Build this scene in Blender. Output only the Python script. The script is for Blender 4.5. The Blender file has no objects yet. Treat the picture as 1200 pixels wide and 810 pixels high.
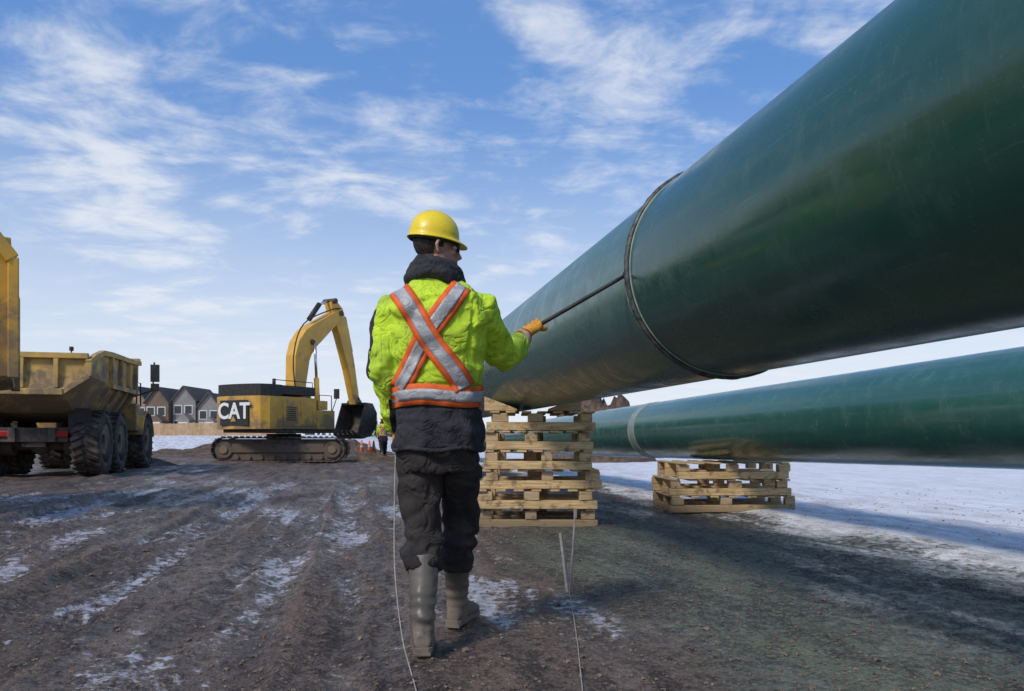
import bpy, bmesh, math, random
import numpy as np
from mathutils import Vector, Matrix, noise
from mathutils.bvhtree import BVHTree
random.seed(7); RNG=np.random.RandomState(11)
S=bpy.context.scene
COL=S.collection
V=Vector
F=933.0; H=0.9
# ------------------------------------------------------------------ node helpers
def _set(nt,inp,val):
    if isinstance(val,bpy.types.NodeSocket): nt.links.new(val,inp)
    elif val is not None:
        if isinstance(val,(tuple,list)) and len(val)==3 and len(inp.default_value)==4: val=(*val,1)
        inp.default_value=val
def M_(nt,op,a,b=None,c=None,clamp=False):
    n=nt.nodes.new('ShaderNodeMath'); n.operation=op; n.use_clamp=clamp
    _set(nt,n.inputs[0],a)
    if b is not None:_set(nt,n.inputs[1],b)
    if c is not None:_set(nt,n.inputs[2],c)
    return n.outputs[0]
def sstep(nt,v,a,b,lo=0.0,hi=1.0):
    n=nt.nodes.new('ShaderNodeMapRange'); n.interpolation_type='SMOOTHSTEP'
    _set(nt,n.inputs[0],v); n.inputs[1].default_value=a; n.inputs[2].default_value=b
    n.inputs[3].default_value=lo; n.inputs[4].default_value=hi
    return n.outputs[0]
def mix(nt,f,a,b):
    n=nt.nodes.new('ShaderNodeMix'); n.data_type='RGBA'
    _set(nt,n.inputs[0],f); _set(nt,n.inputs[6],a); _set(nt,n.inputs[7],b)
    return n.outputs[2]
def nz(nt,vec,scale,detail=4,rough=.55,dist=0.0):
    n=nt.nodes.new('ShaderNodeTexNoise'); n.inputs['Scale'].default_value=scale
    n.inputs['Detail'].default_value=detail; n.inputs['Roughness'].default_value=rough
    n.inputs['Distortion'].default_value=dist
    if vec is not None: nt.links.new(vec,n.inputs['Vector'])
    return n.outputs['Fac']
def comb(nt,x,y,z):
    n=nt.nodes.new('ShaderNodeCombineXYZ')
    for i,v in enumerate((x,y,z)): _set(nt,n.inputs[i],v)
    return n.outputs[0]
def sep(nt,v):
    n=nt.nodes.new('ShaderNodeSeparateXYZ'); nt.links.new(v,n.inputs[0]); return n.outputs
def bump(nt,h,strength=.3,dist=.01,prev=None):
    n=nt.nodes.new('ShaderNodeBump'); n.inputs['Strength'].default_value=strength
    n.inputs['Distance'].default_value=dist; nt.links.new(h,n.inputs['Height'])
    if prev is not None: nt.links.new(prev,n.inputs['Normal'])
    return n.outputs[0]
def newmat(name):
    m=bpy.data.materials.new(name); m.use_nodes=True; nt=m.node_tree
    b=nt.nodes['Principled BSDF']; return m,nt,b
def pmat(name,c1,c2=None,scale=6,rough=.6,rough2=None,metal=0,bs=.2,bd=.005,bscale=40,stretch=(1,1,1),lo=.35,hi=.65,
         mud=None,mudz=None,spec=.5,coat=0,specks=None,wr=None,mudk=.52):
    m,nt,b=newmat(name)
    tc=nt.nodes.new('ShaderNodeTexCoord'); co=tc.outputs['Object']
    mp=nt.nodes.new('ShaderNodeMapping'); mp.inputs['Scale'].default_value=stretch; nt.links.new(co,mp.inputs[0]); v=mp.outputs[0]
    if c2 is None: c2=tuple(x*.7 for x in c1)
    f=sstep(nt,nz(nt,v,scale,4,.6),lo,hi)
    col=mix(nt,f,c1,c2)
    if specks: col=mix(nt,sstep(nt,nz(nt,v,38,3,.7),.58,.68,0,.8),col,specks)
    r=sstep(nt,nz(nt,v,scale*1.7,2),.3,.7,rough,rough2 if rough2 is not None else min(1,rough+.15))
    if mud is not None:
        n2=nz(nt,v,scale*.8,6,.7)
        if mudz is not None:
            g=nt.nodes.new('ShaderNodeNewGeometry'); z=sep(nt,g.outputs['Position'])[2]
            zz=sstep(nt,z,mudz[0],mudz[1],.22,-.08)
            n2=M_(nt,'ADD',n2,zz)
        mf=sstep(nt,n2,mudk,mudk+.16)
        col=mix(nt,M_(nt,'MULTIPLY',mf,.9),col,mud); r=M_(nt,'MAXIMUM',r,M_(nt,'MULTIPLY',mf,.9))
    nt.links.new(col,b.inputs['Base Color']); nt.links.new(r,b.inputs['Roughness'])
    b.inputs['Metallic'].default_value=metal
    b.inputs['Specular IOR Level'].default_value=spec
    b.inputs['Coat Weight'].default_value=coat
    pv=None
    if wr:
        w=nz(nt,v,wr[0],2,.5,1.6); cr=M_(nt,'ABSOLUTE',M_(nt,'SUBTRACT',w,.5)); cr=sstep(nt,cr,0,.09)
        pv=bump(nt,cr,wr[1],wr[2])
    if bs>0: nt.links.new(bump(nt,nz(nt,v,bscale,3,.6),bs,bd,pv),b.inputs['Normal'])
    return m
# ------------------------------------------------------------------ mesh builder
def frames(pts):
    pts=[V(p) for p in pts]; T=[]
    for i in range(len(pts)):
        a=pts[max(0,i-1)]; b=pts[min(len(pts)-1,i+1)]; T.append((b-a).normalized())
    up=V((0,0,1)) if abs(T[0].z)<.9 else V((0,1,0))
    x=T[0].cross(up).normalized(); fr=[]
    for t in T:
        x=(x-t*x.dot(t)).normalized(); y=t.cross(x); fr.append((x,y))
    return pts,fr
class MB:
    def __init__(s): s.v=[];s.f=[];s.m=[];s.sm=[]
    def add(s,vs,fs,mi=0,smooth=False,M=None):
        o=len(s.v)
        for v in vs: s.v.append(M@V(v) if M is not None else V(v))
        for i,f in enumerate(fs):
            s.f.append([o+k for k in f]); s.m.append(mi); s.sm.append(smooth[i] if isinstance(smooth,list) else smooth)
    def box(s,c,size,mi=0,rot=(0,0,0),M=None):
        x,y,z=[k/2 for k in size]
        vs=[(a*x,b*y,d*z) for a in(-1,1) for b in(-1,1) for d in(-1,1)]
        fs=[(0,1,3,2),(4,6,7,5),(0,4,5,1),(2,3,7,6),(0,2,6,4),(1,5,7,3)]
        T=Matrix.Translation(c)
        for a,ax in zip(rot,'XYZ'):
            if a: T=T@Matrix.Rotation(a,4,ax)
        if M is not None: T=M@T
        s.add(vs,fs,mi,False,T)
    def beam(s,p0,p1,w,h,mi=0,up=(0,0,1)):
        p0=V(p0);p1=V(p1);d=p1-p0;t=d.normalized(); u=V(up)
        x=t.cross(u)
        if x.length<1e-4: x=t.cross(V((0,1,0)))
        x.normalize(); y=x.cross(t)
        M=Matrix((x,t,y)).transposed().to_4x4(); M.translation=(p0+p1)/2
        s.box((0,0,0),(w,d.length,h),mi,M=M)
    def loft(s,rings,mi=0,smooth=True,caps=True):
        n=len(rings[0]); vs=[p for r in rings for p in r]; fs=[];sm=[]
        for i in range(len(rings)-1):
            for j in range(n):
                k=(j+1)%n; fs.append((i*n+j,i*n+k,(i+1)*n+k,(i+1)*n+j)); sm.append(smooth)
        if caps:
            fs.append(tuple(range(n))); fs.append(tuple((len(rings)-1)*n+j for j in range(n))); sm+=[False,False]
        s.add(vs,fs,mi,sm)
    def tube(s,pts,rad,n=14,mi=0,asp=1.0,smooth=True,caps=True):
        pts,fr=frames(pts); R=[]
        for i,p in enumerate(pts):
            r=rad[i] if isinstance(rad,(list,tuple)) else rad
            x,y=fr[i]; R.append([p+x*(r*math.cos(a))+y*(r*asp*math.sin(a)) for a in [2*math.pi*k/n for k in range(n)]])
        s.loft(R,mi,smooth,caps)
    def cyl(s,p0,p1,r,r1=None,n=20,mi=0): s.tube([p0,p1],[r,r if r1 is None else r1],n,mi)
    def prism(s,poly,a0,a1,axis='y',mi=0,smooth=False):
        def P(p,a): return (p[0],a,p[1]) if axis=='y' else ((a,p[0],p[1]) if axis=='x' else (p[0],p[1],a))
        s.loft([[P(p,a0) for p in poly],[P(p,a1) for p in poly]],mi,smooth)
    def ell(s,c,r,mi=0,n=20,m=12,M=None):
        R=[]
        for i in range(m+1):
            a=-math.pi/2+math.pi*i/m
            if i in(0,m): a*=.995
            R.append([(V((r[0]*math.cos(a)*math.cos(b),r[1]*math.cos(a)*math.sin(b),r[2]*math.sin(a)))) for b in [2*math.pi*k/n for k in range(n)]])
        T=Matrix.Translation(c)
        if M is not None: T=T@M
        R=[[T@p for p in q] for q in R]; s.loft(R,mi,True)
    def mesh(s,name,mats=()):
        me=bpy.data.meshes.new(name); me.from_pydata([tuple(v) for v in s.v],[],s.f)
        for m in mats: me.materials.append(m)
        me.polygons.foreach_set('material_index',s.m); me.polygons.foreach_set('use_smooth',s.sm)
        bm=bmesh.new(); bm.from_mesh(me); bmesh.ops.recalc_face_normals(bm,faces=bm.faces); bm.to_mesh(me); bm.free()
        return me
    def obj(s,name,mats,parent=None,bevel=0,seg=2,loc=(0,0,0),rot=(0,0,0)):
        o=bpy.data.objects.new(name,s.mesh(name,mats)); COL.objects.link(o); o.location=loc;o.rotation_euler=rot
        if parent: o.parent=parent
        if bevel:
            b=o.modifiers.new('b','BEVEL'); b.width=bevel;b.segments=seg;b.limit_method='ANGLE';b.angle_limit=math.radians(40);b.harden_normals=False
        return o
def empty(name,loc=(0,0,0),rot=(0,0,0),sc=1):
    e=bpy.data.objects.new(name,None); COL.objects.link(e); e.location=loc;e.rotation_euler=rot;e.scale=(sc,)*3; e.empty_display_size=.2
    return e
def remesh(name,mb,voxel,mats,parent=None,smooth=4,disp=None,matfn=None):
    o=bpy.data.objects.new('tmp',mb.mesh('tmp')); COL.objects.link(o)
    r=o.modifiers.new('r','REMESH'); r.mode='VOXEL'; r.voxel_size=voxel
    if smooth: q=o.modifiers.new('s','SMOOTH'); q.iterations=smooth; q.factor=.5
    dg=bpy.context.evaluated_depsgraph_get(); me=bpy.data.meshes.new_from_object(o.evaluated_get(dg))
    bpy.data.objects.remove(o); me.name=name
    me.materials.clear()
    for m in mats: me.materials.append(m)
    if disp:
        nm=[v.normal.copy() for v in me.vertices]
        for v,n_ in zip(me.vertices,nm): v.co=v.co+n_*disp(v.co.copy(),n_)
    me.update()
    if matfn:
        for p in me.polygons: p.material_index=matfn(p.center,p.normal)
    me.polygons.foreach_set('use_smooth',[True]*len(me.polygons))
    ob=bpy.data.objects.new(name,me); COL.objects.link(ob)
    if parent: ob.parent=parent
    return ob
# ------------------------------------------------------------------ vector noise
TAB=RNG.rand(256,256)
def vn(x,y):
    xi=np.floor(x).astype(int); yi=np.floor(y).astype(int); fx=x-xi; fy=y-yi
    fx=fx*fx*(3-2*fx); fy=fy*fy*(3-2*fy)
    a=TAB[xi%256,yi%256];b=TAB[(xi+1)%256,yi%256];c=TAB[xi%256,(yi+1)%256];d=TAB[(xi+1)%256,(yi+1)%256]
    return (a*(1-fx)+b*fx)*(1-fy)+(c*(1-fx)+d*fx)*fy
def fbm(x,y,o=4):
    s=0;a=.5
    for i in range(o): s=s+a*vn(x*2**i+17*i,y*2**i+31*i); a*=.5
    return s
def ss(x,a,b):
    t=np.clip((x-a)/(b-a),0,1); return t*t*(3-2*t)
DU,DV=.981,.193
def gz(x,y):
    x=np.asarray(x,float);y=np.asarray(y,float)
    u=DU*x+DV*y; w=-DV*x+DU*y
    left=1-ss(u,.2,1.4)
    snow=ss(u,4.1,4.9)
    wob=.25*vn(w*.22,w*0+3.3)
    r1=1-np.abs(2*vn(u*2.1+wob,w*.09)-1)
    h=.065*left*(r1**1.5-.5)
    r3=1-np.abs(2*vn(u*5.5+wob*2,w*.22+9)-1)
    h=h+.030*left*(r3**2-.4)
    h=h+.040*(fbm(u*2.3,w*1.6,3)-.45)
    for uc,wd in((-1.55,.25),(-3.5,.27),(-5.4,.3),(-7.6,.3)):
        dd=np.abs(u+.10*np.sin(w*.35+uc)-uc); lane=1-ss(dd,wd,wd+.09)
        lug=.5+.5*np.sin(w*21+np.sign(u-uc)*dd*9)
        h=h-lane*(.048+.018*lug*ss(vn(w*.8,u*0+uc),.25,.6))*(1-ss(y,14,22))*(.4+.9*vn(w*.5,u*0+uc+4))
        h=h+.026*(np.exp(-((dd-wd-.12)/.08)**2))*(.3+vn(w*2,u*3))
    near=1-ss(np.hypot(x,y),14,22)
    h=h+near*(.050*(fbm(x*4.5,y*4.2,3)-.45)*(1-.45*snow)+.042*(.45+.55*left)*(1-.35*snow)*(fbm(x*11,y*10,3)-.44))
    far=ss(y,20,34)
    h=h+far*left*.22*(fbm(x*.35,y*.35,4)-.42)
    h=h+ss(y,55,85)*1.3*ss(-x,4,20)
    h=h+.06*snow
    return h
GZ=lambda x,y: float(gz(np.array([x]),np.array([y]))[0])
def axis(lo,hi,st,a,b,r):
    c=list(np.arange(lo,hi,st)); s=st;p=c[-1];up=[]
    while p<b: s*=r;p+=s;up.append(p)
    s=st;p=c[0];dn=[]
    while p>a: s*=r;p-=s;dn.append(p)
    return np.array(dn[::-1]+c+up)
xs=axis(-5.8,5.8,.026,-900,900,1.04); ys=axis(2.5,10,.026,-60,1500,1.032)
X,Y=np.meshgrid(xs,ys); Z=gz(X,Y)
nx,ny=len(xs),len(ys)
co=np.stack([X,Y,Z],-1).reshape(-1,3)
idx=np.arange(nx*ny).reshape(ny,nx)
q=np.stack([idx[:-1,:-1],idx[:-1,1:],idx[1:,1:],idx[1:,:-1]],-1).reshape(-1,4)
me=bpy.data.meshes.new('ground'); me.vertices.add(len(co)); me.vertices.foreach_set('co',co.ravel())
me.loops.add(q.size); me.loops.foreach_set('vertex_index',q.ravel().astype(np.int32))
me.polygons.add(len(q)); me.polygons.foreach_set('loop_start',np.arange(0,q.size,4,dtype=np.int32)); me.polygons.foreach_set('loop_total',np.full(len(q),4,dtype=np.int32))
me.update(calc_edges=True); me.polygons.foreach_set('use_smooth',np.ones(len(q),bool)); me.validate()
ground=bpy.data.objects.new('ground',me); COL.objects.link(ground)
# ground material
m,nt,b=newmat('mud_snow_ground')
g=nt.nodes.new('ShaderNodeNewGeometry'); P=g.outputs['Position']; px,py,pz=sep(nt,P)
u=M_(nt,'ADD',M_(nt,'MULTIPLY',px,DU),M_(nt,'MULTIPLY',py,DV))
w=M_(nt,'ADD',M_(nt,'MULTIPLY',px,-DV),M_(nt,'MULTIPLY',py,DU))
st=comb(nt,u,M_(nt,'MULTIPLY',w,.14),0.0)
st2=comb(nt,u,M_(nt,'MULTIPLY',w,.33),7.0)
st3=comb(nt,u,M_(nt,'MULTIPLY',w,.20),3.0)
n_st=nz(nt,st,4.2,5,.66); n_f=nz(nt,P,14,6,.75); n_b=nz(nt,P,1.1,3,.6); n_vf=nz(nt,P,60,3,.75)
n_s2=nz(nt,st2,2.4,5,.66)
mudf=sstep(nt,M_(nt,'ADD',M_(nt,'MULTIPLY',n_st,.5),M_(nt,'MULTIPLY',n_f,.5)),.42,.58)
c=mix(nt,mudf,(.052,.034,.025),(.245,.172,.128))
c=mix(nt,sstep(nt,n_vf,.52,.62,0,.6),c,(.34,.26,.205))
c=mix(nt,sstep(nt,n_vf,.36,.46,.8,0),c,(.026,.018,.014))
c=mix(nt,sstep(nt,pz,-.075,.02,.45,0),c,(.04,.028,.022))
gm=sstep(nt,M_(nt,'ADD',u,M_(nt,'MULTIPLY',n_b,1.2)),1.5,2.4)
gcol=mix(nt,sstep(nt,M_(nt,'ADD',M_(nt,'MULTIPLY',n_s2,.5),M_(nt,'MULTIPLY',n_f,.5)),.42,.58),(.055,.050,.037),(.20,.225,.155))
gcol=mix(nt,sstep(nt,n_vf,.52,.62,0,.65),gcol,(.36,.39,.30))
gcol=mix(nt,sstep(nt,n_vf,.36,.46,.7,0),gcol,(.035,.031,.024))
nearm=sstep(nt,py,6.5,10.5,1,0)
c=mix(nt,M_(nt,'MULTIPLY',gm,M_(nt,'ADD',M_(nt,'MULTIPLY',nearm,.7),.3)),c,gcol)
icen=M_(nt,'ADD',M_(nt,'MULTIPLY',nz(nt,st3,2.1,4,.62,.4),.6),M_(nt,'MULTIPLY',n_f,.4))
icen=M_(nt,'SUBTRACT',icen,M_(nt,'MULTIPLY',pz,1.0))
icez=M_(nt,'ADD',sstep(nt,u,.3,1.6,0,-.08),sstep(nt,py,14,28,0,-.06))
isum=M_(nt,'ADD',icen,icez)
ice=sstep(nt,isum,.540,.60)
icec=mix(nt,sstep(nt,n_f,.35,.65),(.22,.22,.25),(.62,.63,.70))
c=mix(nt,M_(nt,'MULTIPLY',ice,.75),c,icec)
sn=sstep(nt,M_(nt,'ADD',u,M_(nt,'ADD',M_(nt,'MULTIPLY',M_(nt,'SUBTRACT',n_f,.5),2.2),M_(nt,'MULTIPLY',M_(nt,'SUBTRACT',n_s2,.5),2.6))),3.95,4.65)
sn=M_(nt,'MAXIMUM',sn,sstep(nt,M_(nt,'ADD',py,M_(nt,'MULTIPLY',n_b,20)),52,62))
sdirt=sstep(nt,M_(nt,'ADD',M_(nt,'MULTIPLY',nz(nt,st2,3.5,5,.75),.6),M_(nt,'MULTIPLY',n_vf,.4)),.43,.58,0,.85)
sdirt=M_(nt,'MULTIPLY',sdirt,sstep(nt,u,4.6,9,1.0,.45))
snc=mix(nt,sdirt,(.80,.81,.84),(.36,.335,.34))
c=mix(nt,sn,c,snc)
nt.links.new(c,b.inputs['Base Color'])
wet=sstep(nt,isum,.38,.54,.75,.24)
r=mix(nt,ice,wet,(.28,.28,.28)); r=mix(nt,sn,r,(.65,.65,.65)); nt.links.new(r,b.inputs['Roughness'])
b.inputs['Specular IOR Level'].default_value=.5
hh=M_(nt,'ADD',M_(nt,'MULTIPLY',n_f,.085),M_(nt,'MULTIPLY',n_vf,.022))
bb=nt.nodes.new('ShaderNodeBump'); bb.inputs['Distance'].default_value=1.0; nt.links.new(hh,bb.inputs['Height'])
nt.links.new(M_(nt,'SUBTRACT',1.0,M_(nt,'MULTIPLY',M_(nt,'MAXIMUM',ice,sn),.5)),bb.inputs['Strength'])
nt.links.new(bb.outputs[0],b.inputs['Normal'])
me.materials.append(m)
# ------------------------------------------------------------------ materials
lime=pmat('hi_vis_lime',(.54,.76,.035),(.36,.53,.04),scale=5,rough=.75,bs=.3,bd=.003,bscale=45,lo=.45,hi=.75,specks=(.22,.30,.05),wr=(7,.35,.014))
orange=pmat('hi_vis_orange',(.85,.14,.02),(.6,.1,.02),scale=20,rough=.7,bs=.2,bscale=200,bd=.001)
silver=pmat('reflective_silver',(.50,.50,.51),(.30,.31,.32),scale=12,rough=.5,metal=.15,bs=.2,bscale=70,bd=.002,wr=(14,.3,.005))
navy=pmat('dark_navy_cloth',(.018,.019,.026),(.035,.035,.04),scale=12,rough=.9,bs=.4,bscale=90,bd=.003,wr=(10,.4,.010))
black=pmat('black_trouser_cloth',(.016,.014,.014),(.036,.030,.028),scale=7,rough=.85,bs=.4,bscale=90,bd=.002,wr=(7,.5,.015))
boot_m=pmat('rubber_boot',(.075,.072,.058),(.12,.11,.09),scale=6,rough=.38,rough2=.6,bs=.2,bscale=30,bd=.002,mud=(.19,.15,.12),mudz=(.02,.30))
glove_m=pmat('glove_leather',(.75,.36,.03),(.5,.2,.02),scale=30,rough=.7,bs=.3,bscale=120,bd=.002)
gloveb=pmat('glove_cuff',(.5,.06,.02),(.5,.45,.4),scale=20,rough=.7)
skin=pmat('skin',(.52,.28,.20),(.44,.22,.16),scale=14,rough=.5,bs=.15,bscale=150,bd=.001)
hair=pmat('dark_hair',(.014,.010,.008),(.04,.028,.02),scale=60,rough=.6,bs=.8,bscale=160,bd=.004,stretch=(1,1,.2))
helm=pmat('yellow_hard_hat',(.88,.66,.01),(.80,.58,.01),scale=6,rough=.30,bs=.05,bscale=60,bd=.001,coat=.25,specks=(.6,.45,.06))
blk=pmat('black_rubber',(.012,.012,.012),(.03,.028,.026),scale=8,rough=.55,bs=.2)
lens=pmat('safety_glass',(.02,.02,.025),rough=.1,bs=0)
yelc=pmat('machine_yellow_clean',(.70,.39,.045),(.54,.31,.055),scale=1.5,rough=.42,bs=.1,bscale=15,bd=.004,mud=(.24,.165,.095),mudz=(.3,3.6),mudk=.50)
yel=yelc
yeld=pmat('worn_yellow_body',(.60,.38,.09),(.38,.26,.10),scale=2.0,rough=.6,bs=.3,bscale=18,bd=.008,mud=(.19,.145,.10),mudz=(.8,3.6),mudk=.47)
steel=pmat('dark_steel',(.040,.036,.032),(.09,.072,.058),scale=4,rough=.6,bs=.3,bscale=25,mud=(.14,.105,.08),mudz=(.2,1.6))
tyre_m=pmat('tyre_rubber',(.022,.020,.019),(.085,.068,.055),scale=5,rough=.8,bs=.3,bscale=30,mud=(.16,.125,.095))
chrome=pmat('hydraulic_rod',(.6,.6,.6),(.5,.5,.5),rough=.2,metal=1,bs=0)
glass=pmat('cab_glass',(.03,.04,.045),(.02,.03,.035),rough=.08,bs=0)
white=pmat('white_paint',(.8,.8,.8),(.75,.75,.75),rough=.5,bs=0)
dirt=pmat('dirt_load',(.15,.107,.078),(.065,.046,.034),scale=5,rough=.95,bs=.9,bscale=14,bd=.05)
red=pmat('tail_light',(.45,.02,.015),rough=.3,bs=0)
wood,nt,b=newmat('pallet_wood')
tc=nt.nodes.new('ShaderNodeTexCoord'); oi=nt.nodes.new('ShaderNodeNewGeometry')
mp=nt.nodes.new('ShaderNodeMapping'); mp.inputs['Scale'].default_value=(1.2,14,22); nt.links.new(tc.outputs['Object'],mp.inputs[0])
gr=nz(nt,mp.outputs[0],3.0,5,.65,.6); isl=oi.outputs['Random Per Island']
c=mix(nt,sstep(nt,gr,.38,.64),(.74,.55,.28),(.42,.26,.11))
c=mix(nt,sstep(nt,isl,0,1,0,.75),c,(.40,.30,.19))
c=mix(nt,sstep(nt,nz(nt,tc.outputs['Object'],9,5,.7),.51,.66,0,.8),c,(.15,.10,.06))
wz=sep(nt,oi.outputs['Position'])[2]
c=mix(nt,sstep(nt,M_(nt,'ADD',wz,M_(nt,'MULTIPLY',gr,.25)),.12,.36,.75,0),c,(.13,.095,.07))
nt.links.new(c,b.inputs['Base Color']); b.inputs['Roughness'].default_value=.75
nt.links.new(bump(nt,gr,.6,.006),b.inputs['Normal'])
def pipemat(name,c1,c2,r0,r1,dustc):
    m,nt,b=newmat(name)
    tc=nt.nodes.new('ShaderNodeTexCoord'); v=tc.outputs['Object']
    mp=nt.nodes.new('ShaderNodeMapping'); mp.inputs['Scale'].default_value=(1.5,.12,1.5); nt.links.new(v,mp.inputs[0])
    a=nz(nt,mp.outputs[0],3.0,5,.65); f=nz(nt,v,5,6,.72)
    mp2=nt.nodes.new('ShaderNodeMapping'); mp2.inputs['Scale'].default_value=(1,7,1); nt.links.new(v,mp2.inputs[0])
    sc=nz(nt,mp2.outputs[0],5,5,.7)
    mp3=nt.nodes.new('ShaderNodeMapping'); mp3.inputs['Scale'].default_value=(9,.35,9); nt.links.new(v,mp3.inputs[0])
    scr=nz(nt,mp3.outputs[0],5,4,.75)
    sp=nz(nt,v,70,2,.6)
    c=mix(nt,sstep(nt,a,.35,.65),c1,c2)
    c=mix(nt,sstep(nt,f,.48,.70,0,.32),c,dustc)
    c=mix(nt,sstep(nt,sc,.56,.72,0,.26),c,dustc)
    c=mix(nt,sstep(nt,scr,.62,.70,0,.40),c,dustc)
    c=mix(nt,sstep(nt,sp,.66,.72,0,.5),c,dustc)
    nt.links.new(c,b.inputs['Base Color'])
    rr=M_(nt,'ADD',sstep(nt,f,.35,.65,r0,r1),sstep(nt,sc,.45,.7,0,.06)); nt.links.new(rr,b.inputs['Roughness'])
    nt.links.new(bump(nt,M_(nt,'ADD',a,M_(nt,'MULTIPLY',f,.15)),.10,.010),b.inputs['Normal'])
    b.inputs['Specular IOR Level'].default_value=.65
    return m
pg=pipemat('green_epoxy_coating',(.011,.066,.047),(.019,.083,.060),.15,.28,(.07,.145,.12))
pg2=pipemat('green_coating_dusty',(.038,.112,.092),(.060,.145,.12),.20,.36,(.17,.24,.22))
pg3=pipemat('green_coating_pipe2',(.024,.105,.088),(.040,.135,.115),.12,.25,(.12,.22,.20))
seam=pmat('weld_seam',(.03,.032,.03),(.10,.11,.10),scale=30,rough=.45,metal=.3,bs=.5,bscale=120,bd=.003)
pale=pmat('pale_joint_band',(.30,.36,.34),(.2,.27,.25),scale=12,rough=.5)
# ------------------------------------------------------------------ pipes (object local: +Y along pipe)
def pipe(name,d,ang,r,dz,segs):
    uc=d*math.cos(ang); vc=d*math.sin(ang)
    root=empty(name,(uc*DU,uc*DV,H+vc),(math.atan(dz),0,math.atan2(DV,DU)))
    n=160
    for i,(a,b_,mt) in enumerate(segs):
        mb=MB(); L=np.linspace(a,b_,max(2,int((b_-a)/1.0)))
        R=[[V((r*math.cos(2*math.pi*k/n),t,r*math.sin(2*math.pi*k/n))) for k in range(n)] for t in L]
        mb.loft(R,0,True,caps=False)
        Ri=[[V((p.x*.975,p.y,p.z*.975)) for p in q] for q in R]
        if i in(0,len(segs)-1):
            mb.loft(Ri,0,True,caps=False)
            e=0 if i==0 else -1
            mb.loft([R[e],Ri[e]],0,False,caps=False)
        mb.obj('pipe_section_%d'%i,[mt],root)
    return root
def torus(mb,y,R,r,n=128,m=10,mi=0,wob=0):
    rings=[]
    for k in range(n):
        a=2*math.pi*k/n; rr=r*(1+wob*random.uniform(-1,1))
        rings.append([((R+rr*math.cos(2*math.pi*j/m))*math.cos(a),y+rr*math.sin(2*math.pi*j/m),(R+rr*math.cos(2*math.pi*j/m))*math.sin(a)) for j in range(m)])
    rings.append(rings[0]); mb.loft(rings,mi,True,caps=False)
r1=.533
p1=pipe('pipeline_pipe',2.06,math.radians(24.7),r1,0,[(-5,3.78,pg),(3.83,4.45,pg2),(4.45,16,pg2),(16,40,pg)])
mb=MB(); torus(mb,3.80,r1+.004,.017,wob=.12); torus(mb,3.845,r1+.001,.006,mi=1); torus(mb,3.765,r1,.005,mi=1)
mb.loft([[V((r1*.99*math.cos(2*math.pi*k/96),t,r1*.99*math.sin(2*math.pi*k/96))) for k in range(96)] for t in (3.77,3.84)],0,True,caps=False)
mb.obj('weld_seam_cable',[seam,pale],p1)
r2=.42
p2=pipe('pipeline_pipe',4.5,math.radians(3.35),r2,-.0107,[(-3,11.3,pg3),(11.3,11.55,pale),(11.55,24,pg3),(24,60,pg3)])
mb=MB(); torus(mb,11.3,r2+.001,.006); torus(mb,11.56,r2+.001,.005); mb.obj('joint_seam',[pale],p2)
# ------------------------------------------------------------------ pallets
def pallet_stack(name,cx,cy,W0,W1,D,n,Ht,yaw=0,skew=0,chock=None):
    root=empty(name,(cx,cy,GZ(cx,cy)),(0,0,yaw)); hl=Ht/n
    for i in range(n):
        t=i/max(1,n-1); Wd=W0+(W1-W0)*t+random.uniform(-.03,.03); mb=MB()
        z=i*hl; bh=hl*.44; gap=hl-bh-.024
        for j,yy in enumerate((-D/2+.05,0,D/2-.05)):
            mb.box((random.uniform(-.02,.02),yy,z+bh/2),(Wd+random.uniform(-.03,.03),.10,bh-.004),rot=(random.uniform(-.02,.02),random.uniform(-.008,.008),random.uniform(-.01,.01)))
            for k,xx in enumerate((-Wd/2+.09,random.uniform(-.08,.08),Wd/2-.09)):
                mb.box((xx+random.uniform(-.03,.03),yy+random.uniform(-.015,.015),z+bh+gap/2),(.13+random.uniform(-.02,.03),.095,gap-.002),rot=(0,0,random.uniform(-.08,.08)))
        m_=7
        for k in range(m_):
            xx=-Wd/2+.06+(Wd-.12)*k/(m_-1)
            mb.box((xx,random.uniform(-.015,.015),z+bh+gap+.011),(.10,D+.01,.020),rot=(0,0,random.uniform(-.01,.01)))
        mb.obj('pallet_layer_%d'%i,[wood],root,bevel=.005,loc=(skew*t+random.uniform(-.02,.02),random.uniform(-.03,.03),0),rot=(0,0,random.uniform(-.03,.03)))
    if chock:
        mb=MB(); xc,w_,hh_=chock
        mb.prism([(xc-w_,Ht+.002),(xc-.16,Ht+.002),(xc-.16,Ht+.02),(xc-w_,Ht+hh_)],-D/2,D/2,'y')
        mb.prism([(xc+.16,Ht+.002),(xc+w_,Ht+.002),(xc+w_,Ht+hh_),(xc+.16,Ht+.02)],-D/2,D/2,'y')
        mb.obj('wedge_chocks',[wood],root,bevel=.004)
    return root
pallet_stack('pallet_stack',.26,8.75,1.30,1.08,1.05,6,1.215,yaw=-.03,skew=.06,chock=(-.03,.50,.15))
pallet_stack('pallet_stack',2.62,10.05,1.52,1.38,1.1,3,.60,yaw=.04)
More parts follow.
